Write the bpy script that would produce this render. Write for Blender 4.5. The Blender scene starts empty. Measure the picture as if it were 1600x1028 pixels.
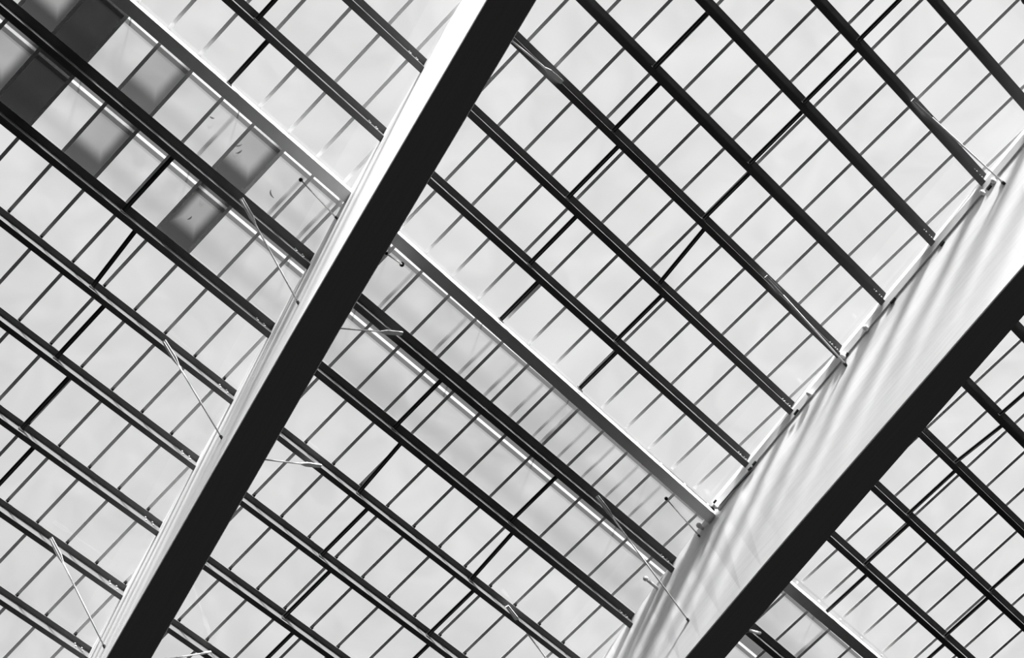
import bpy, bmesh, math, random
from mathutils import Vector, Matrix

scn = bpy.context.scene
COL = scn.collection
random.seed(7)

# ------------------------------------------------------------------ camera
# world: x runs along the purlins, y down the slope of the glazing, z up.
EYE = 1.6                      # camera height
ROOF = EYE + 22.6              # underside level of the glazing (h = 0)
FPX = 2422.567                 # focal length in pixels of the 1600 px frame
PX = Vector((0.7029747, -0.69482229, -0.15181752))   # image right in the world
PY = Vector((0.61122925, 0.69936114, -0.37053043))   # image down in the world
PZ = Vector((0.36362808, 0.16767821, 0.91632889))    # looking direction
cam_data = bpy.data.cameras.new('camera')
cam_data.sensor_width = 36.0
cam_data.lens = FPX / 1600.0 * 36.0
cam_data.clip_end = 400
cam = bpy.data.objects.new('camera', cam_data)
COL.objects.link(cam)
cam.matrix_world = Matrix(((PX.x, -PY.x, -PZ.x, 0), (PX.y, -PY.y, -PZ.y, 0), (PX.z, -PY.z, -PZ.z, EYE), (0, 0, 0, 1)))
scn.camera = cam

# ------------------------------------------------------------------ sky, sun, exposure
world = bpy.data.worlds.new('sky')
scn.world = world
world.use_nodes = True
nt = world.node_tree
nt.nodes.clear()
wo = nt.nodes.new('ShaderNodeOutputWorld')
bg = nt.nodes.new('ShaderNodeBackground')
tc = nt.nodes.new('ShaderNodeTexCoord')
sep = nt.nodes.new('ShaderNodeSeparateXYZ')
nt.links.new(tc.outputs['Generated'], sep.inputs[0])
SKY, SKY_SLOPE, GROUND = 0.645, -0.26, 0.018
GLOW, GLOW_POWER = 11.5, 6.5            # broad bright haze around the sun
SUN_DIR = Vector((0.58, 1.2, -0.45)).normalized()     # the way the light travels
mul = nt.nodes.new('ShaderNodeMath'); mul.operation = 'MULTIPLY_ADD'
mul.inputs[1].default_value = SKY_SLOPE; mul.inputs[2].default_value = SKY
nt.links.new(sep.outputs['Y'], mul.inputs[0])
ramp = nt.nodes.new('ShaderNodeMapRange')
ramp.inputs['From Min'].default_value = -0.02; ramp.inputs['From Max'].default_value = 0.03
nt.links.new(sep.outputs['Z'], ramp.inputs['Value'])
mix = nt.nodes.new('ShaderNodeMix'); mix.data_type = 'FLOAT'
nt.links.new(ramp.outputs[0], mix.inputs[0])
mix.inputs[2].default_value = GROUND
dot = nt.nodes.new('ShaderNodeVectorMath'); dot.operation = 'DOT_PRODUCT'
nt.links.new(tc.outputs['Generated'], dot.inputs[0]); dot.inputs[1].default_value = -SUN_DIR
mx0 = nt.nodes.new('ShaderNodeMath'); mx0.operation = 'MAXIMUM'; mx0.inputs[1].default_value = 0.0
nt.links.new(dot.outputs['Value'], mx0.inputs[0])
pw = nt.nodes.new('ShaderNodeMath'); pw.operation = 'POWER'; pw.inputs[1].default_value = GLOW_POWER
nt.links.new(mx0.outputs[0], pw.inputs[0])
gl = nt.nodes.new('ShaderNodeMath'); gl.operation = 'MULTIPLY_ADD'; gl.inputs[1].default_value = GLOW
nt.links.new(pw.outputs[0], gl.inputs[0]); nt.links.new(mul.outputs[0], gl.inputs[2])
nt.links.new(gl.outputs[0], mix.inputs[3])
bg.inputs['Color'].default_value = (1, 1, 1, 1)
nt.links.new(mix.outputs[0], bg.inputs['Strength'])
nt.links.new(bg.outputs[0], wo.inputs[0])

sun_data = bpy.data.lights.new('sun', 'SUN')
sun_data.energy = 15.5
sun_data.angle = math.radians(6.0)
sun = bpy.data.objects.new('sun', sun_data)
COL.objects.link(sun)
sun.rotation_euler = SUN_DIR.to_track_quat('-Z', 'Y').to_euler()
sun.location = (0, -20, 40)

scn.view_settings.view_transform = 'Standard'
scn.view_settings.look = 'None'
scn.view_settings.exposure = 0.0
scn.view_settings.gamma = 1.0
scn.view_settings.use_curve_mapping = False

# ------------------------------------------------------------------ materials
def new_mat(name):
    m = bpy.data.materials.new(name); m.use_nodes = True
    return m, m.node_tree, m.node_tree.nodes['Principled BSDF']

def paint(name, v, rough=0.55, spec=0.3, noise=0.06, scale=6.0):
    m, t, b = new_mat(name)
    b.inputs['Roughness'].default_value = rough
    b.inputs['Specular IOR Level'].default_value = spec
    tcn = t.nodes.new('ShaderNodeTexCoord')
    n = t.nodes.new('ShaderNodeTexNoise'); n.inputs['Scale'].default_value = scale; n.inputs['Detail'].default_value = 4
    t.links.new(tcn.outputs['Object'], n.inputs['Vector'])
    r = t.nodes.new('ShaderNodeMapRange')
    r.inputs['To Min'].default_value = v * (1 - noise); r.inputs['To Max'].default_value = v * (1 + noise)
    t.links.new(n.outputs['Fac'], r.inputs['Value'])
    c = t.nodes.new('ShaderNodeCombineColor')
    for k in range(3): t.links.new(r.outputs[0], c.inputs[k])
    t.links.new(c.outputs[0], b.inputs['Base Color'])
    return m

def timber():
    m, t, b = new_mat('whitewashed_laminated_timber')
    b.inputs['Roughness'].default_value = 0.6
    b.inputs['Specular IOR Level'].default_value = 0.2
    uv = t.nodes.new('ShaderNodeUVMap'); uv.uv_map = 'grain'
    mp = t.nodes.new('ShaderNodeMapping'); mp.inputs['Scale'].default_value = (0.35, 9.0, 1.0)
    t.links.new(uv.outputs[0], mp.inputs[0])
    n = t.nodes.new('ShaderNodeTexNoise'); n.inputs['Scale'].default_value = 3.0; n.inputs['Detail'].default_value = 6; n.inputs['Roughness'].default_value = 0.6
    t.links.new(mp.outputs[0], n.inputs['Vector'])
    br = t.nodes.new('ShaderNodeTexBrick')
    br.inputs['Scale'].default_value = 1.0; br.inputs['Brick Width'].default_value = 4.5; br.inputs['Row Height'].default_value = 0.14
    br.inputs['Mortar Size'].default_value = 0.004; br.inputs['Mortar Smooth'].default_value = 0.4
    br.inputs['Color1'].default_value = (0.985, 0.985, 0.985, 1); br.inputs['Color2'].default_value = (1, 1, 1, 1); br.inputs['Mortar'].default_value = (0.93, 0.93, 0.93, 1)
    t.links.new(uv.outputs[0], br.inputs['Vector'])
    r = t.nodes.new('ShaderNodeMapRange'); r.inputs['From Min'].default_value = 0.3; r.inputs['From Max'].default_value = 0.7
    r.inputs['To Min'].default_value = 0.63; r.inputs['To Max'].default_value = 0.70
    t.links.new(n.outputs['Fac'], r.inputs['Value'])
    c = t.nodes.new('ShaderNodeCombineColor')
    for k in range(3): t.links.new(r.outputs[0], c.inputs[k])
    mx = t.nodes.new('ShaderNodeMix'); mx.data_type = 'RGBA'; mx.blend_type = 'MULTIPLY'; mx.inputs[0].default_value = 1
    t.links.new(c.outputs[0], mx.inputs[6]); t.links.new(br.outputs['Color'], mx.inputs[7])
    t.links.new(mx.outputs[2], b.inputs['Base Color'])
    return m

def glass(name, veil, trans, smear=0.05):
    """Thin hazy pane: mostly clear, a film of dust that scatters light, a little gloss."""
    m = bpy.data.materials.new(name); m.use_nodes = True
    t = m.node_tree; t.nodes.clear()
    out = t.nodes.new('ShaderNodeOutputMaterial')
    tr = t.nodes.new('ShaderNodeBsdfTransparent'); tr.inputs[0].default_value = (trans,) * 3 + (1,)
    tl = t.nodes.new('ShaderNodeBsdfTranslucent'); tl.inputs[0].default_value = (0.8, 0.8, 0.8, 1)
    gl = t.nodes.new('ShaderNodeBsdfGlossy'); gl.inputs['Roughness'].default_value = 0.02
    tcn = t.nodes.new('ShaderNodeTexCoord')
    n = t.nodes.new('ShaderNodeTexNoise'); n.inputs['Scale'].default_value = 0.9; n.inputs['Detail'].default_value = 5; n.inputs['Distortion'].default_value = 1.2
    t.links.new(tcn.outputs['Object'], n.inputs['Vector'])
    r = t.nodes.new('ShaderNodeMapRange'); r.inputs['From Min'].default_value = 0.3; r.inputs['From Max'].default_value = 0.7
    r.inputs['To Min'].default_value = veil - smear; r.inputs['To Max'].default_value = veil + smear
    t.links.new(n.outputs['Fac'], r.inputs['Value'])
    m1 = t.nodes.new('ShaderNodeMixShader'); m2 = t.nodes.new('ShaderNodeMixShader'); m2.inputs[0].default_value = 0.04
    t.links.new(r.outputs[0], m1.inputs[0]); t.links.new(tr.outputs[0], m1.inputs[1]); t.links.new(tl.outputs[0], m1.inputs[2])
    t.links.new(m1.outputs[0], m2.inputs[1]); t.links.new(gl.outputs[0], m2.inputs[2])
    t.links.new(m2.outputs[0], out.inputs[0])
    return m

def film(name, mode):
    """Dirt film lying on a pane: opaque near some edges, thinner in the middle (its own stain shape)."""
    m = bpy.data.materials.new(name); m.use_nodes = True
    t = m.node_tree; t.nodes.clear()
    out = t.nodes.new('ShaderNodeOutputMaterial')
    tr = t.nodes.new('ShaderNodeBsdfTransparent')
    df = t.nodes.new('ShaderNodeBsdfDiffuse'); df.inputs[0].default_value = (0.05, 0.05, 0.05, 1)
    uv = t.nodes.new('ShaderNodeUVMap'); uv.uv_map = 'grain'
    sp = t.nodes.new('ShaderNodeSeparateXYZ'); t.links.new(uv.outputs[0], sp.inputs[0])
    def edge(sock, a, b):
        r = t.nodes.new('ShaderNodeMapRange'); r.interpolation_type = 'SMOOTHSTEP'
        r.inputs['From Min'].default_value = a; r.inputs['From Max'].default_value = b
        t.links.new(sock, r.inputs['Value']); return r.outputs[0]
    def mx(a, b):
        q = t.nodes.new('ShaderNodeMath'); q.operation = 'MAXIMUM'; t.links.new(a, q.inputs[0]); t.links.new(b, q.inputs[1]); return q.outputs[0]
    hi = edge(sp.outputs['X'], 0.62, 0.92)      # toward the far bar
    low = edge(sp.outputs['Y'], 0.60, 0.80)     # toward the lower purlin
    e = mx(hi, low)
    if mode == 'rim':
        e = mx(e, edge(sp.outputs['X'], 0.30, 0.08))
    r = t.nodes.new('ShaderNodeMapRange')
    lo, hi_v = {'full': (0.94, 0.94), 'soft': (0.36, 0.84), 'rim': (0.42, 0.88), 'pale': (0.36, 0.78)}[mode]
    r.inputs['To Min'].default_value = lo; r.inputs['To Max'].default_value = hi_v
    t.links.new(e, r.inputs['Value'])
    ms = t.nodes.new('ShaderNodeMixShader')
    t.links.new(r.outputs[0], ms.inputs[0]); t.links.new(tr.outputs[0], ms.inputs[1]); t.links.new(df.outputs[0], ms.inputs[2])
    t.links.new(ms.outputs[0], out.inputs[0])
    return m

M_TIMBER = timber()
M_STEEL = paint('satin_grey_purlin_paint', 0.12, 0.45, 0.3)
M_STRUT = paint('dark_strut_paint', 0.045, 0.4, 0.4)
M_BAR = paint('pale_bar_paint', 0.72, 0.5, 0.2)
M_WHITE = paint('white_gloss_paint', 0.78, 0.4, 0.3)
M_BOLT = paint('zinc_bolt', 0.75, 0.35, 0.6)
M_BLACK = paint('black_rubber', 0.01, 0.6, 0.2)
M_RAIL = paint('outer_rail_paint', 0.35, 0.5, 0.2)
M_LEAF = paint('dry_leaf', 0.05, 0.8, 0.1)
M_GLASS = glass('hazy_roof_glass', 0.10, 0.95, 0.03)
M_GLASS_DIRTY = glass('dusty_roof_glass', 0.08, 0.84, 0.05)

# ------------------------------------------------------------------ helpers
def P(u, v, h=0.0):
    """Point of the roof: u along the purlins, v down the glazing, h metres below it."""
    return Vector((u, v, ROOF - h))

def project(p):
    d = p - Vector((0, 0, EYE))
    w = d.dot(PZ)
    return 800 + FPX * d.dot(PX) / w, 514 + FPX * d.dot(PY) / w

def in_frame(p, m=15):
    x, y = project(p)
    return -m <= x <= 1600 + m and -m <= y <= 1028 + m

def seen(a, b, m=8, n=60):
    return any(in_frame(a.lerp(b, i / n), m) for i in range(n + 1))

def ray(px, py):
    return (PX * (px - 800) + PY * (py - 514) + PZ * FPX).normalized()

def tag(o, label=None, cat=None, group=None, kind=None):
    if label: o['label'] = label
    if cat: o['category'] = cat
    if group: o['group'] = group
    if kind: o['kind'] = kind
    return o

def link(name, bm, mat, parent=None, smooth=False):
    bmesh.ops.recalc_face_normals(bm, faces=bm.faces)
    me = bpy.data.meshes.new(name); bm.to_mesh(me); bm.free()
    if smooth:
        for p in me.polygons: p.use_smooth = True
    me.materials.append(mat)
    o = bpy.data.objects.new(name, me); COL.objects.link(o)
    if parent: o.parent = parent
    return o

def empty(name, loc):
    o = bpy.data.objects.new(name, None); o.location = loc; o.empty_display_size = 0.2
    COL.objects.link(o); return o

def hexa(bm, c):
    """c: eight corners, bottom ring then top ring."""
    v = [bm.verts.new(p) for p in c]
    for f in ((0, 1, 2, 3), (7, 6, 5, 4), (0, 4, 5, 1), (1, 5, 6, 2), (2, 6, 7, 3), (3, 7, 4, 0)):
        bm.faces.new([v[i] for i in f])

def slab(bm, u0, u1, v0, v1, h0, h1, org=Vector((0, 0, 0))):
    hexa(bm, [P(u0, v0, h1) - org, P(u1, v0, h1) - org, P(u1, v1, h1) - org, P(u0, v1, h1) - org,
              P(u0, v0, h0) - org, P(u1, v0, h0) - org, P(u1, v1, h0) - org, P(u0, v1, h0) - org])

def extrude_profile(bm, prof, ends, org):
    """prof: closed (a, b) section; ends: two functions (a, b) -> world point."""
    r0 = [bm.verts.new(ends[0](a, b) - org) for a, b in prof]
    r1 = [bm.verts.new(ends[1](a, b) - org) for a, b in prof]
    n = len(prof)
    for i in range(n):
        j = (i + 1) % n
        bm.faces.new((r0[i], r0[j], r1[j], r1[i]))
    bm.faces.new(r0[::-1]); bm.faces.new(r1)

def tube(bm, a, b, r, n=8, org=Vector((0, 0, 0)), r2=None):
    a = a - org; b = b - org
    d = (b - a).normalized()
    x = d.orthogonal().normalized(); y = d.cross(x)
    r2 = r if r2 is None else r2
    A = [bm.verts.new(a + (x * math.cos(t) + y * math.sin(t)) * r) for t in [2 * math.pi * i / n for i in range(n)]]
    B = [bm.verts.new(b + (x * math.cos(t) + y * math.sin(t)) * r2) for t in [2 * math.pi * i / n for i in range(n)]]
    for i in range(n):
        bm.faces.new((A[i], A[(i + 1) % n], B[(i + 1) % n], B[i]))
    bm.faces.new(A[::-1]); bm.faces.new(B)

def ball(bm, c, r, org, sq=(1, 1, 1), seg=10):
    res = bmesh.ops.create_uvsphere(bm, u_segments=seg, v_segments=seg - 2, radius=r)
    for v in res['verts']:
        v.co = Vector((v.co.x * sq[0], v.co.y * sq[1], v.co.z * sq[2])) + c - org

ORD = ['zeroth', 'first', 'second', 'third', 'fourth', 'fifth', 'sixth', 'seventh', 'eighth', 'ninth', 'tenth', 'eleventh', 'twelfth',
       'thirteenth', 'fourteenth', 'fifteenth', 'sixteenth', 'seventeenth', 'eighteenth', 'nineteenth', 'twentieth']

# ------------------------------------------------------------------ the two great beams
def interp(tab, v):
    if v <= tab[0][0]: a, b = tab[0], tab[1]
    elif v >= tab[-1][0]: a, b = tab[-2], tab[-1]
    else:
        for a, b in zip(tab, tab[1:]):
            if a[0] <= v <= b[0]: break
    return a[1] + (b[1] - a[1]) * (v - a[0]) / (b[0] - a[0])

B1_TOP = [(1.93, 5.0), (4.13, 5.51), (6.6, 6.12), (9.0, 6.71), (12.8, 7.66)]
B1_BL = [(0.642, 4.636), (5.883, 5.878), (11.8, 7.333)]
B1_BR = [(0.17, 5.138), (5.45, 6.375), (11.378, 7.861)]
B2_TOP = [(-2.88, 12.931), (2.6, 13.633), (3.4, 13.75), (4.0, 13.86), (4.6, 13.985), (5.26, 14.11), (6.65, 14.38), (7.5, 14.56)]
B2_BL = [(-2.136, 13.467), (2.49, 14.025), (3.894, 14.2), (6.04, 14.495)]
B2_BR = [(-1.361, 14.166), (2.028, 14.575), (4.519, 14.884), (5.611, 15.029)]
DEPTH = 1.8

def beam_line(k, v, h, side):
    """u of the beam's side face at slope position v and depth h (side 0 = left, 1 = right)."""
    top, bl, br = ((B1_TOP, B1_BL, B1_BR), (B2_TOP, B2_BL, B2_BR))[k]
    w = 0.52
    t = min(max(h / DEPTH, -0.1), 1)
    if side == 0: return interp(top, v) * (1 - t) + interp(bl, v) * t
    return (interp(top, v) + w) * (1 - t) + interp(br, v) * t

def make_beam(k, v0, v1, label):
    bm = bmesh.new(); uvl = bm.loops.layers.uv.new('grain')
    org = P(beam_line(k, (v0 + v1) / 2, 0, 0), (v0 + v1) / 2, DEPTH)
    n = 44; rings = []
    for i in range(n + 1):
        v = v0 + (v1 - v0) * i / n
        c = 0.012
        corners = []
        for side, h in ((0, 0.01), (0, DEPTH - c)):
            corners.append((beam_line(k, v, h, side), h))
        bl, brr = beam_line(k, v, DEPTH, 0), beam_line(k, v, DEPTH, 1)
        corners += [(bl + c, DEPTH), (brr - c, DEPTH), (beam_line(k, v, DEPTH - c, 1), DEPTH - c), (beam_line(k, v, 0.01, 1), 0.01)]
        rings.append([(bm.verts.new(P(u, v, h) - org), u, h) for u, h in corners])
    per = [0, 1.79, 1.80, 2.30, 2.31, 4.1, 4.6]
    for i in range(n):
        l0 = (v1 - v0) * i / n; l1 = (v1 - v0) * (i + 1) / n
        for j in range(6):
            jj = (j + 1) % 6
            f = bm.faces.new((rings[i][j][0], rings[i][jj][0], rings[i + 1][jj][0], rings[i + 1][j][0]))
            for lp, q in zip(f.loops, ((l0, per[j]), (l0, per[j + 1]), (l1, per[j + 1]), (l1, per[j]))):
                lp[uvl].uv = q
    bm.faces.new([r[0] for r in rings[0]][::-1]); bm.faces.new([r[0] for r in rings[-1]])
    o = link('roof_beam', bm, M_TIMBER); o.location = org
    return tag(o, label, 'beam', 'deep laminated roof beams')

beam1 = make_beam(0, -6.5, 15.5, 'deep roof beam from top centre to lower left, dark underside and narrow bright face')
beam2 = make_beam(1, -9.0, 14.0, 'deep roof beam at right with a broad bright white side face and dark underside')
BEAMS = (beam1, beam2)

def face_hit(k, side, px, py):
    """Where the line of sight through a point of the picture meets the side of a beam."""
    d = ray(px, py); o = Vector((0, 0, EYE))
    lo, hi = (ROOF - DEPTH - EYE) / d.z, (ROOF - EYE) / d.z
    best = None
    for i in range(400):
        p = o + d * (lo + (hi - lo) * i / 399)
        h = ROOF - p.z
        e = abs(p.x - beam_line(k, p.y, h, side))
        if best is None or e < best[0]: best = (e, p)
    return best[1]

def plane_hit(px, py, h):
    d = ray(px, py)
    return Vector((0, 0, EYE)) + d * ((ROOF - h - EYE) / d.z)

# ------------------------------------------------------------------ purlins
def tray_u(v): return 13.26 + 0.128 * v      # outer edge of the cable tray on the broad beam

PUR_V = {-1: -5.36, 0: -4.12, 1: -2.86, 2: -1.64, 3: -0.41, 4: 0.70, 5: 1.92, 6: 3.08, 8: 5.26, 9: 6.51, 10: 7.75, 11: 9.0, 12: 10.27, 13: 11.54, 14: 12.80}
LIP, FLG, PH = 0.10, 0.085, 0.15
XLIP = {8: 0.035, 9: 0.02}
BAYS = {0: 'left of the narrow-faced beam', 1: 'between the two beams', 2: 'right of the broad beam'}

def bay_u(bay, v, h=0.0, tray=True):
    """u where bay's span starts and ends at slope position v."""
    if bay == 0: return -1.0, beam_line(0, v, h, 0)
    if bay == 1:
        e = beam_line(1, v, h, 0)
        return beam_line(0, v, h, 1), e
    return beam_line(1, v, h, 1), 23.5

def bolt(name, c, axis, r, l, parent, mat):
    bm = bmesh.new()
    tube(bm, c - axis * l / 2, c + axis * l / 2, r, 6, parent.location)
    return link(name, bm, mat, parent)

def make_purlin(i, bay):
    v = PUR_V[i]
    u0, u1 = bay_u(bay, v + 0.1, 0.07)
    ua, ub = u0, u1
    a, b = P(max(u0, -1), v, 0), P(min(u1, 23.5), v, 0)
    if not seen(a, b, 0) and i != -1: return None
    if i == -1 and bay != 1: return None
    org = P((ua + ub) / 2, v + LIP, 0.15)
    t = 0.012
    PH, FLG = (0.175, 0.072) if i >= 10 else (0.15, 0.085)
    lip = LIP + XLIP.get(i, 0)
    w = v + lip
    prof = [(v, 0.0), (w + t, 0.0), (w + t, PH - t), (w + t + FLG, PH - t), (w + t + FLG, PH - 0.035), (w + t + FLG + .006, PH - 0.035), (w + t + FLG + .006, PH), (w, PH), (w, t), (v + .006, t), (v + .006, 0.014), (v, 0.014)]
    bm = bmesh.new()
    def e0(vv, h): return P((bay_u(bay, vv, h)[0] - 0.004) if bay else -1.0, vv, h)
    def e1(vv, h):
        x = bay_u(bay, vv, h)[1] + 0.004
        if bay == 1 and i <= 6: x = tray_u(vv) - 0.004
        return P(x if bay < 2 else 23.5, vv, h)
    extrude_profile(bm, prof, (e0, e1), org)
    o = link('purlin', bm, M_STEEL); o.location = org
    where = BAYS[bay]
    if i < 7: pos = 'immediately above' if i == 6 else ORD[7 - i] + ' above'
    else: pos = 'immediately below' if i == 8 else ORD[i - 7] + ' below'
    tag(o, 'dark steel purlin, %s the white eaves beam, %s' % (pos, where), 'purlin', 'dark steel purlins ' + where)
    if i == 8:  # unseen rail added above the glass to shade the next purlin's web
        bm = bmesh.new()
        extrude_profile(bm, [(v + 0.17, -0.34), (v + 0.20, -0.34), (v + 0.20, -0.43), (v + 0.17, -0.43)], (e0, e1), org)
        gr = link('guard_rail', bm, M_STEEL, o)
        for k in range(int(ub - ua) // 2 + 1):
            bm = bmesh.new(); tube(bm, P(ua + 0.5 + 2 * k, v + 0.12, 0.0), P(ua + 0.5 + 2 * k, v + 0.185, -0.35), 0.01, 6, org)
            link('guard_post', bm, M_STEEL, gr)
    # bolts through the web near each end
    for uu in ((u1 - 0.16) if bay < 2 else None, (u1 - 0.30) if bay < 2 else None, (u0 + 0.2) if bay else None):
        if uu is None: continue
        for hh in (0.045, 0.105):
            c = P(uu + (0.02 if hh > .1 else 0), w - 0.008, hh)
            if in_frame(c, 0):
                bolt('bolt', c, Vector((0, 1, 0)), 0.013, 0.02, o, M_BOLT)
    return o

PURLINS = {}
for i in PUR_V:
    for bay in (0, 1, 2):
        o = make_purlin(i, bay)
        if o: PURLINS[(i, bay)] = o

# the white box beam between the upper and the lower glazing
P7 = {0: (4.135, 4.135), 1: (4.14, 4.22), 2: (4.27, 4.20)}
for bay in (0, 1, 2):
    va, vb = P7[bay]
    u0, u1 = bay_u(bay, 4.2, 0.1)
    org = P((u0 + u1) / 2, 4.2, 0.2)
    bm = bmesh.new()
    prof = [(0, -0.02), (0.19, -0.02), (0.19, 0.175), (0.185, 0.18), (0.005, 0.18), (0, 0.175)]
    def e0(a, h): return P(bay_u(bay, va + a, max(h, 0))[0] - 0.004 if bay else -1.0, va + a, h)
    def e1(a, h): return P(bay_u(bay, vb + a, max(h, 0))[1] + 0.004 if bay < 2 else 23.5, vb + a, h)
    extrude_profile(bm, prof, (e0, e1), org)
    o = link('eaves_beam', bm, M_WHITE); o.location = org
    tag(o, 'white painted box-section eaves beam with grey underside, ' + BAYS[bay], 'beam', 'white eaves beam sections')
    oo = org
    bm = bmesh.new()  # rail hidden behind the eaves beam, added to shade the first lower purlin
    extrude_profile(bm, [(0.14, -0.32), (0.17, -0.32), (0.17, -0.42), (0.14, -0.42)], (e0, e1), oo)
    gr = link('guard_rail', bm, M_STEEL, o)
    for k in range(int(u1 - u0) // 2 + 1):
        bm = bmesh.new(); tube(bm, P(max(u0, -1) + 0.5 + 2 * k, 4.3 + 0.05, -0.02), P(max(u0, -1) + 0.5 + 2 * k, 4.35, -0.33), 0.01, 6, oo)
        link('guard_post', bm, M_STEEL, gr)
    PURLINS[(7, bay)] = o

# ------------------------------------------------------------------ glass and glazing bars
ORDER = [-1, 0, 1, 2, 3, 4, 5, 6, 7, 8, 9, 10, 11, 12, 13, 14]
pv = lambda i: 4.17 if i == 7 else PUR_V[i]
wn = 0
strips = [(-9.0, pv(-1))] + [(pv(a), pv(b)) for a, b in zip(ORDER, ORDER[1:])] + [(pv(14), 15.0)]
for bay in (0, 1, 2):
    for va, vb in strips:
        wn += 1
        bm = bmesh.new()
        def gu(v, s):
            if bay == 0: return -2.0 if s == 0 else beam_line(0, v, 0, 0) + 0.26
            if bay == 1: return beam_line(0, v, 0, 0) + 0.262 if s == 0 else beam_line(1, v, 0, 0) + 0.26
            return beam_line(1, v, 0, 0) + 0.262 if s == 0 else 24.0
        lo, hi = va + 0.002, vb - 0.002
        hexa(bm, [P(gu(lo, 0), lo, -0.066), P(gu(lo, 1), lo, -0.066), P(gu(hi, 1), hi, -0.066), P(gu(hi, 0), hi, -0.066),
                  P(gu(lo, 0), lo, -0.072), P(gu(lo, 1), lo, -0.072), P(gu(hi, 1), hi, -0.072), P(gu(hi, 0), hi, -0.072)])
        # one sheet only, so that light crosses the film once
        bm.faces.ensure_lookup_table()
        for f in [f for f in bm.faces][1:]: bm.faces.remove(f)
        for v_ in [q for q in bm.verts if not q.link_faces]: bm.verts.remove(v_)
        dirty = abs(va - 4.17) < 0.01 or abs(va - 5.26) < 0.01
        o = link('window_%d' % wn, bm, M_GLASS_DIRTY if dirty else M_GLASS)
        tag(o, kind='structure')

BARREF = {0: 'to the left of the narrow-faced beam', 1: 'rightward from the narrow-faced beam', 2: 'rightward from the broad white beam'}
BARS = {(0, 0): (3.68, .565), (1, 0): (6.50, .5755), (2, 0): (16.285, .58), (0, 1): (0.86, .586), (1, 1): (11.42, .5975), (2, 1): (16.22, .605)}
for (bay, low), (base, step) in BARS.items():
    vmin, vmax = ((-5.5, 4.16), (4.20, 14.3))[low]
    found = []
    for k in range(-22, 24):
        u = base + step * k
        vs = [vmin + (vmax - vmin) * i / 200 for i in range(201)]
        def ok(v):
            if bay == 0: return u < beam_line(0, v, 0, 0) + 0.05 and u > -1
            if bay == 1: return beam_line(0, v, 0, 1) - 0.05 < u < beam_line(1, v, 0, 0) + 0.05
            return u > beam_line(1, v, 0, 1) - 0.05
        vs = [v for v in vs if ok(v) and in_frame(P(u, v, -0.02), 40)]
        if len(vs) < 3: continue
        a, b = P(u, vs[0], 0), P(u, vs[-1], 0)
        if not seen(a, b, 0): continue
        found.append((u, vs[0], vs[-1]))
    side = ('upper glazing', 'lower glazing')[low]
    for q, (u, va, vb) in enumerate(found):
        org = P(u, (va + vb) / 2, -0.02)
        bm = bmesh.new(); w = 0.0275
        prof = [(-w, -0.051), (-w * 0.5, -0.064), (w * 0.5, -0.064), (w, -0.051)]
        extrude_profile(bm, prof, (lambda a, h: P(u + a, va, h), lambda a, h: P(u + a, vb, h)), org)
        o = link('glazing_bar', bm, M_BAR); o.location = org
        ref = ('from the narrow-faced beam', 'from the narrow-faced beam', 'from the broad white beam')[bay]
        n = (len(found) - q) if bay == 0 else q + 1
        tag(o, 'slim %s glazing bar, %s %s' % (side.split()[0], ORD[n] if n <= 20 else 'last', BARREF[bay]), 'glazing bar', 'glazing bars of the %s %s' % (side, BAYS[bay]))

# small clips that hold the bars of the lower glazing on the purlins
for (bay, low), (base, step) in BARS.items():
    if not low: continue
    for i in range(10, 15):
        o = PURLINS.get((i, bay))
        if not o: continue
        for k in range(-22, 24):
            u = base + step * k
            lo, hi = bay_u(bay, PUR_V[i])
            c = P(u, PUR_V[i] - 0.012, -0.018)
            if lo < u < hi and in_frame(c, 0):
                bm = bmesh.new(); slab(bm, u - 0.016, u + 0.016, PUR_V[i] - 0.035, PUR_V[i] + 0.03, -0.05, -0.001, o.location)
                link('clip', bm, M_BLACK, o)

# ------------------------------------------------------------------ struts between purlins
STRUTS = [(1, 2, 7.595), (1, 3, 7.835), (1, 4, 8.07), (1, 5, 8.385), (1, 6, 8.70), (1, 0, 9.65), (1, 1, 9.74), (1, 2, 9.825), (1, 3, 9.935),
          (1, 4, 10.125), (1, 5, 10.37), (1, 6, 10.52), (1, 8, 8.705), (1, 9, 9.015), (1, 10, 9.375), (1, 11, 9.69), (1, 12, 10.01),
          (1, 8, 11.37), (1, 9, 11.585), (1, 10, 11.815), (1, 11, 11.96), (0, 5, 2.80), (0, 6, 3.115), (0, 8, 3.235), (0, 9, 3.6),
          (0, 10, 3.975), (0, 11, 4.325), (0, 12, 4.665), (2, 2, 16.47), (2, 3, 16.6), (2, 4, 16.675), (2, 5, 16.84), (2, 6, 17.03),
          (2, 4, 19.1), (2, 5, 19.185), (2, 6, 19.31)]
TILT = {(1, 9): 0.09, (1, 4, 10.125): 0.13, (0, 9): 0.1, (2, 3): -0.1, (2, 2): -0.04}
def nm(i):
    if i < 7: return ORD[7 - i] + ' purlin above eaves beam'
    return ORD[i - 7] + ' purlin below eaves beam'
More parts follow.
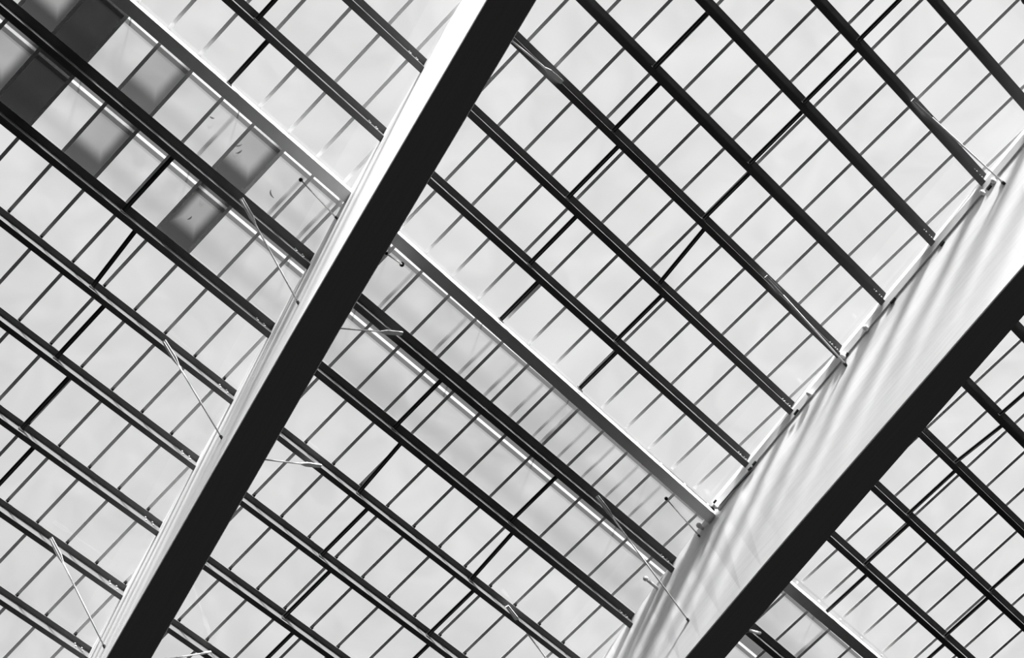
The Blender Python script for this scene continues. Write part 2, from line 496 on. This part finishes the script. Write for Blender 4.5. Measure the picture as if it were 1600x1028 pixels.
for bay, i, u in STRUTS:
    j = i + 1
    va = PUR_V[i] + LIP + 0.014 + XLIP.get(i, 0)
    vb = (PUR_V[j] + LIP - 0.002 + XLIP.get(j, 0)) if j != 7 else P7[bay][0] - 0.002
    dt = TILT.get((bay, i, u), TILT.get((bay, i), 0.0))
    ua, ub = u - dt / 2, u + dt / 2
    org = P(u, (va + vb) / 2, 0.1)
    bm = bmesh.new()
    prof = [(-0.036, 0.042), (0.036, 0.042), (0.036, 0.054), (0.006, 0.054), (0.006, 0.084), (-0.002, 0.084), (-0.002, 0.054), (-0.036, 0.054)]
    extrude_profile(bm, prof, (lambda a, h: P(ua + a, va, h), lambda a, h: P(ub + a, vb, h)), org)
    o = link('strut', bm, M_STRUT); o.location = org
    bm = bmesh.new()
    slab(bm, ub - 0.05, ub + 0.045, vb - 0.012, vb, 0.02, 0.13, org)
    link('end_plate', bm, M_STRUT, o)
    if bay == 0: third = 'left of the narrow-faced beam'
    elif bay == 1:
        near = (i < 7 and u - (7.6 + (i - 2) * 0.28) < 1) or (i > 7 and u - (8.7 + (i - 8) * 0.32) < 1.2)
        third = 'middle bay, nearer the ' + ('narrow-faced beam' if near else 'broad beam')
    else:
        third = 'right bay, ' + ('closer to the broad beam' if u < 18 else 'farther from the beam')
    tag(o, 'dark strut leaving %s, %s' % (nm(i), third), 'strut', 'dark struts between the purlins')

# ------------------------------------------------------------------ brace rods
def rod_obj(a, b, label, plate=True, r=0.013, group='thin brace rods from purlins to beams', knob=None):
    o = empty('brace_rod', a)
    d = (b - a).normalized()
    bm = bmesh.new(); tube(bm, a, b, r, 8, a); link('rod', bm, M_WHITE, o, True)
    if plate:
        bm = bmesh.new()
        x = d.cross(Vector((0, 0, 1))).normalized()
        z = x.cross(d)
        l = 0.42
        c0, c1 = a - d * 0.02, a + d * l
        vs = []
        for p, w in ((c0, 0.03), (a + d * (l - .12), 0.038), (c1, 0.014)):
            vs.append([bm.verts.new(p + x * w + z * 0.012 - a), bm.verts.new(p - x * w + z * 0.012 - a), bm.verts.new(p - x * w - z * 0.012 - a), bm.verts.new(p + x * w - z * 0.012 - a)])
        for q in range(2):
            for k in range(4):
                bm.faces.new((vs[q][k], vs[q][(k + 1) % 4], vs[q + 1][(k + 1) % 4], vs[q + 1][k]))
        bm.faces.new(vs[0][::-1]); bm.faces.new(vs[2])
        link('end_fork', bm, M_WHITE, o)
    if knob:
        bm = bmesh.new(); ball(bm, a, knob * 0.8, a, (1, 1, 1.2)); link('swivel', bm, M_BLACK, o, True)
    bm = bmesh.new(); tube(bm, b - d * 0.05, b + d * 0.004, r * 1.7, 8, a); link('end_socket', bm, M_STRUT, o)
    return tag(o, label, 'brace rod', group)

def h_on(i): return PH + 0.015
RODS_L = [  # bay, beam, purlin, start on the purlin, end on the beam's left face
    (0, 0, 7, (470, 281), (527, 342)), (0, 0, 8, (378, 312), (467, 475)), (0, 0, 10, (257, 534), (347, 685)), (0, 0, 12, (80, 842), (164, 1012)),
    (1, 1, 1, (1427, 157), (1569, 287)), (1, 1, 4, (1198, 433), (1322, 570)), (1, 1, 7, (1041, 779), (1093, 838)), (1, 1, 8, (934, 777), (1076, 970)), (1, 1, 10, (793, 948), (870, 1051))]
for bay, bk, i, s, e in RODS_L:
    a = plane_hit(s[0], s[1], 0.21 if i == 7 else 0.20 if i >= 10 else 0.175)
    b = face_hit(bk, 0, *e)
    bn = ('left face of narrow-faced beam', 'broad white beam face')[bk]
    where = nm(i) if i != 7 else 'swivel under eaves beam'
    rod_obj(a, b, 'thin pale brace rod from %s to %s' % (where, bn), i != 7, 0.011 if i == 7 else 0.014, knob=0.04 if i == 7 else None)
RODS_R = [(4, (877, 127), (800, 64)), (8, (627, 521), (533, 513)), (10, (500, 728), (415, 718)), (12, (327, 1019), (272, 1028))]
for i, s, e in RODS_R:
    a = plane_hit(s[0], s[1], 0.20 if i >= 10 else 0.175)
    ex = (e[0] + (e[0] - s[0]) * 0.25, e[1] + (e[1] - s[1]) * 0.25)
    b = face_hit(0, 1, *ex)
    rod_obj(a, b, 'thin pale brace rod from %s, passing behind narrow-faced beam' % nm(i))
a = plane_hit(628, 413, 0.22); b = face_hit(0, 1, 604, 396)
rod_obj(a, b, 'stubby brace with a dark swivel below the white eaves beam, right beside the narrow-faced beam', False, 0.014, knob=0.05)
a = plane_hit(1187, 989, 0.16); b = face_hit(1, 1, 1166, 984)
rod_obj(a, b, 'little bright brace fork on first purlin below eaves beam, right of broad beam', False, 0.03)

# ------------------------------------------------------------------ cable tray along the broad white beam
bm = bmesh.new()
org = P(tray_u(0), 0, 0.13)
n = 30; V0, V1 = -6.0, 4.12
rings = []
for k in range(n + 1):
    v = V0 + (V1 - V0) * k / n
    r = []
    for du, h in ((0, 0.004), (0, 0.10), (0.004, 0.106), (0.055, 0.19), (None, 0.192)):
        u = tray_u(v) + du if du is not None else beam_line(1, v, h, 0) + 0.003
        r.append(bm.verts.new(P(u, v, h) - org))
    rings.append(r)
for k in range(n):
    for j in range(5):
        bm.faces.new((rings[k][j], rings[k][(j + 1) % 5], rings[k + 1][(j + 1) % 5], rings[k + 1][j]))
bm.faces.new(rings[0][::-1]); bm.faces.new(rings[-1])
tray = link('cable_tray', bm, M_WHITE); tray.location = org
tag(tray, 'long white cable tray fixed along the top edge of the broad white beam face', 'cable tray')
for px, py in ((1553, 283), (1535, 301), (1352, 513), (1317, 556), (1273, 531) if False else (1264, 615), (1117, 791)):
    c = plane_hit(px, py, 0.20)
    bm = bmesh.new(); ball(bm, c, 0.055, org, (1.15, 0.8, 0.9))
    tube(bm, c, c + Vector((0.02, 0, 0.06)), 0.035, 10, org)
    link('cap', bm, M_WHITE, tray, True)
for (ax, ay), (bx, by) in (((1549, 290), (1543, 297)), ((1475, 377), (1469, 384)), ((1399, 465), (1391, 474)), ((1325, 551), (1322, 556)), ((1247, 640), (1241, 648)), ((1181, 721), (1176, 727)), ((1174, 730), (1169, 735)), ((1115, 786), (1119, 781)), ((1111, 792), (1116, 797))):
    a = plane_hit(ax, ay, 0.215); b = plane_hit(bx, by, 0.215)
    bm = bmesh.new(); d = (b - a).normalized(); x = Vector((0, 0, 1)).cross(d) * 0.013; z = Vector((0, 0, 0.018))
    hexa(bm, [p - org for p in (a - x - z, b - x - z, b + x - z, a + x - z, a - x + z, b - x + z, b + x + z, a + x + z)])
    link('clip', bm, M_BLACK, tray)
# cable hanging below the tray near the eaves beam
pts = [plane_hit(x, y, 0.21) for x, y in ((1178, 733), (1166, 745), (1152, 760), (1143, 768), (1132, 781), (1124, 790))]
bm = bmesh.new()
for a, b in zip(pts, pts[1:]): tube(bm, a, b, 0.007, 6, pts[0])
o = link('cable', bm, M_BLACK); o.location = pts[0]
tag(o, 'thin dark cable sagging below the cable tray near the white eaves beam', 'cable')
# pale discs on the beam face below the eaves
for (px, py), lab in (((1092, 821), 'small white round cap on the broad white beam just below the white eaves beam'), ((1009, 904), 'small white round cap by the end of the first purlin below the eaves beam')):
    c = plane_hit(px, py, 0.10)
    bm = bmesh.new(); ball(bm, c, 0.055, c, (1.0, 0.9, 0.8)); tube(bm, c, Vector((beam_line(1, c.y, 0.1, 0) + 0.004, c.y, c.z)), 0.03, 10, c)
    o = link('round_cap', bm, M_WHITE, None, True); o.location = c
    tag(o, lab, 'cap', 'white caps on the beam')
# anchor plates where two rods meet the broad face
for (px, py), lab in (((1568, 286), 'small black anchor bracket on the broad beam near the right picture edge'), ((1321, 570), 'small black anchor bracket halfway along the cable tray on the broad white beam')):
    c = face_hit(1, 0, px, py)
    bm = bmesh.new(); hexa(bm, [Vector(q) for q in ((-.03, -.02, -.045), (.012, -.02, -.045), (.012, .02, -.045), (-.03, .02, -.045), (-.03, -.02, .045), (.012, -.02, .045), (.012, .02, .045), (-.03, .02, .045))])
    o = link('anchor_bracket', bm, M_BLACK); o.location = c
    tag(o, lab, 'bracket', 'anchor brackets')

# ------------------------------------------------------------------ flat bands added on the glass to imitate reflection-like stripes
def band_mat(name, a):
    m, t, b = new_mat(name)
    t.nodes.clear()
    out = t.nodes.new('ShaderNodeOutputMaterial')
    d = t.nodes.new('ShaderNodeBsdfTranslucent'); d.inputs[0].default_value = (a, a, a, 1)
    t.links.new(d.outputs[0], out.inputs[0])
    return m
M_BAND_DARK = band_mat('grey_translucent_rubber', 0.09)
M_BAND_PALE = band_mat('milky_translucent_rubber', 0.5)
M_BAND_MID = band_mat('smoky_translucent_rubber', 0.17)
def reflection_band(bay, v, lab, cross, w1):
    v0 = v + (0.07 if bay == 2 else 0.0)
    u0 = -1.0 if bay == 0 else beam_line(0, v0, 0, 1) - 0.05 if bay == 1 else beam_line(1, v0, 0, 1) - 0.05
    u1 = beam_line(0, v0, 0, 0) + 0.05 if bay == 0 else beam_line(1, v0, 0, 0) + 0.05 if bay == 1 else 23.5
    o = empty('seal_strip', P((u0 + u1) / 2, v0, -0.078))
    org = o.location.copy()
    for nm_, a, b, m in (('dark_band', -w1, -0.022, M_BAND_DARK), ('pale_band', -0.022, 0.022, M_BAND_PALE), ('dark_band', 0.022, 0.09, M_BAND_DARK)):
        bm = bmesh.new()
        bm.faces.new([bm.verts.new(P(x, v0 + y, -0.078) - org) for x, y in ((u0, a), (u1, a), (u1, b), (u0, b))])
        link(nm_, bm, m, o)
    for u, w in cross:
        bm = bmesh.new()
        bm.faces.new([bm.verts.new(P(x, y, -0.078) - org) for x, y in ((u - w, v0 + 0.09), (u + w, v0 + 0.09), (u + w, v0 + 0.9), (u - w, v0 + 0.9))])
        link('cross_band', bm, M_BAND_MID, o)
    return tag(o, lab, 'seal strip', 'striped seal strips on the glass')  # flat bands added to imitate reflection-like stripes, not real seals
reflection_band(0, 4.385, 'striped grey seal strip just below the eaves beam, left of narrow-faced beam', [(3.5, .03), (4.87, .03), (5.45, .03)], 0.2)
reflection_band(1, 4.40, 'striped grey seal strip just below the white eaves beam, between the two beams', [(7.15, .03), (8.31, .03), (8.89, .03), (9.47, .03), (10.05, .03), (10.60, .025), (10.80, .05), (11.19, .025), (11.77, .025), (12.35, .025), (12.93, .025)], 0.2)
reflection_band(2, 4.40, 'striped grey seal strip just below the white eaves beam, right of the broad beam', [(17.4, .055)], 0.2)
reflection_band(0, 5.625, 'striped grey seal strip under the first lower purlin, left of the narrow-faced beam', [], 0.25)
reflection_band(1, 5.64, 'striped grey seal strip under the first lower purlin, between the two beams', [], 0.25)
reflection_band(2, 5.67, 'striped grey seal strip under the first lower purlin, right of the broad beam', [], 0.25)

# ------------------------------------------------------------------ panes at the upper left darkened by a graded film
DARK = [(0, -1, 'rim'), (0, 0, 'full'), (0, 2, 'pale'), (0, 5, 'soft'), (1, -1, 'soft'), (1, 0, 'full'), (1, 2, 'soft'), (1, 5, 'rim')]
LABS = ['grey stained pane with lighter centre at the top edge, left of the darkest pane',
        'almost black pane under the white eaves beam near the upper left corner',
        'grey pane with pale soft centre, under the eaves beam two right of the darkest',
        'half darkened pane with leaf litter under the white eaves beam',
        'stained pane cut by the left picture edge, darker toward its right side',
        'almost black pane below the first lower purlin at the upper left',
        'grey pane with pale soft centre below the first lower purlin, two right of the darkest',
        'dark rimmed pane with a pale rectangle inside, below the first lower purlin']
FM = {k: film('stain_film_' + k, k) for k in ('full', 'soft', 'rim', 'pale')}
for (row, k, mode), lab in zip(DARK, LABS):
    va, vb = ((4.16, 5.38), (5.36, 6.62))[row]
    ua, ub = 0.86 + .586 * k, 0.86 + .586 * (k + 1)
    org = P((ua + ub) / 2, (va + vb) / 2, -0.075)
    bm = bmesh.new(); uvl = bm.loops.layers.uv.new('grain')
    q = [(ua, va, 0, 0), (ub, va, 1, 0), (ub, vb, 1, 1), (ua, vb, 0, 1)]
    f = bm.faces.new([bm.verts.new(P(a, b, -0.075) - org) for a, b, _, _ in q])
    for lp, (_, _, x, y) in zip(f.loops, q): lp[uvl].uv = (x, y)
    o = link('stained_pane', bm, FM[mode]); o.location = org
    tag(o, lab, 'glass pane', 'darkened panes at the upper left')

# ------------------------------------------------------------------ leaves and twigs caught on the glass
LEAVES = [((372, 229), 0.10, 40, 'curled dead leaf on the glass of the half darkened pane, upper of two'), ((374, 239), 0.09, 20, 'curled dead leaf on the glass of the half darkened pane, lower of two'),
          ((423, 304), 0.11, 120, 'thin curved twig on the clear glass just left of the rod below the eaves beam'), ((297, 342), 0.07, 10, 'tiny dark leaf in the pale rectangle of the dark rimmed pane'),
          ((317, 306), 0.08, 110, 'tiny curved twig at the top of the dark rimmed pane'), ((331, 185), 0.06, 70, 'tiny dry leaf on the pane above the two curled leaves')]
for (px, py), L, ang, lab in LEAVES:
    c = plane_hit(px, py, -0.085)
    bm = bmesh.new(); nseg = 7; a0 = math.radians(ang)
    rows = []
    for k in range(nseg + 1):
        t = k / nseg
        th = a0 + (t - .5) * 1.5
        p = Vector((math.cos(th), math.sin(th), 0)) * L * 0.9 - Vector((math.cos(a0), math.sin(a0), 0)) * L * 0.9
        w = 0.011 * math.sin(math.pi * min(max(t, .08), .95)) + 0.002
        nrm = Vector((math.cos(th), math.sin(th), 0))
        z = 0.012 + 0.02 * math.sin(t * 3)
        rows.append([bm.verts.new(p + nrm * w + Vector((0, 0, z))), bm.verts.new(p + Vector((0, 0, z - 0.007))), bm.verts.new(p - nrm * w + Vector((0, 0, z)))])
    for k in range(nseg):
        for j in range(2): bm.faces.new((rows[k][j], rows[k][j + 1], rows[k + 1][j + 1], rows[k + 1][j]))
    o = link('dead_leaf', bm, M_LEAF, None, True); o.location = c
    tag(o, lab, 'leaf', 'debris on the glass')

# ------------------------------------------------------------------ dark lamp cut off by the top right corner
c = plane_hit(1606, -3, 0.30)
o = empty('ceiling_lamp', c)
bm = bmesh.new()
prof = [(0.0, 0.10), (0.05, 0.095), (0.09, 0.06), (0.11, 0.0), (0.112, -0.09), (0.10, -0.1), (0.0, -0.095)]
n = 24
rings = [[bm.verts.new(Vector((r * math.cos(2 * math.pi * k / n), r * math.sin(2 * math.pi * k / n), z))) for k in range(n)] for r, z in prof[1:-1]]
for a, b in zip(rings, rings[1:]):
    for k in range(n): bm.faces.new((a[k], a[(k + 1) % n], b[(k + 1) % n], b[k]))
bm.faces.new(rings[0]); bm.faces.new(rings[-1][::-1])
link('housing', bm, M_BLACK, o, True)
bm = bmesh.new(); tube(bm, c + Vector((0, 0, 0.09)), Vector((c.x, c.y, ROOF - 0.15)), 0.012, 8, c)
tube(bm, Vector((c.x, c.y, ROOF - 0.15)), Vector((c.x, PUR_V[-1] + LIP - 0.005, ROOF - 0.1)), 0.012, 8, c); link('stem', bm, M_BLACK, o)
tag(o, 'dark rounded lamp cut off by the top right corner of the picture', 'lamp')
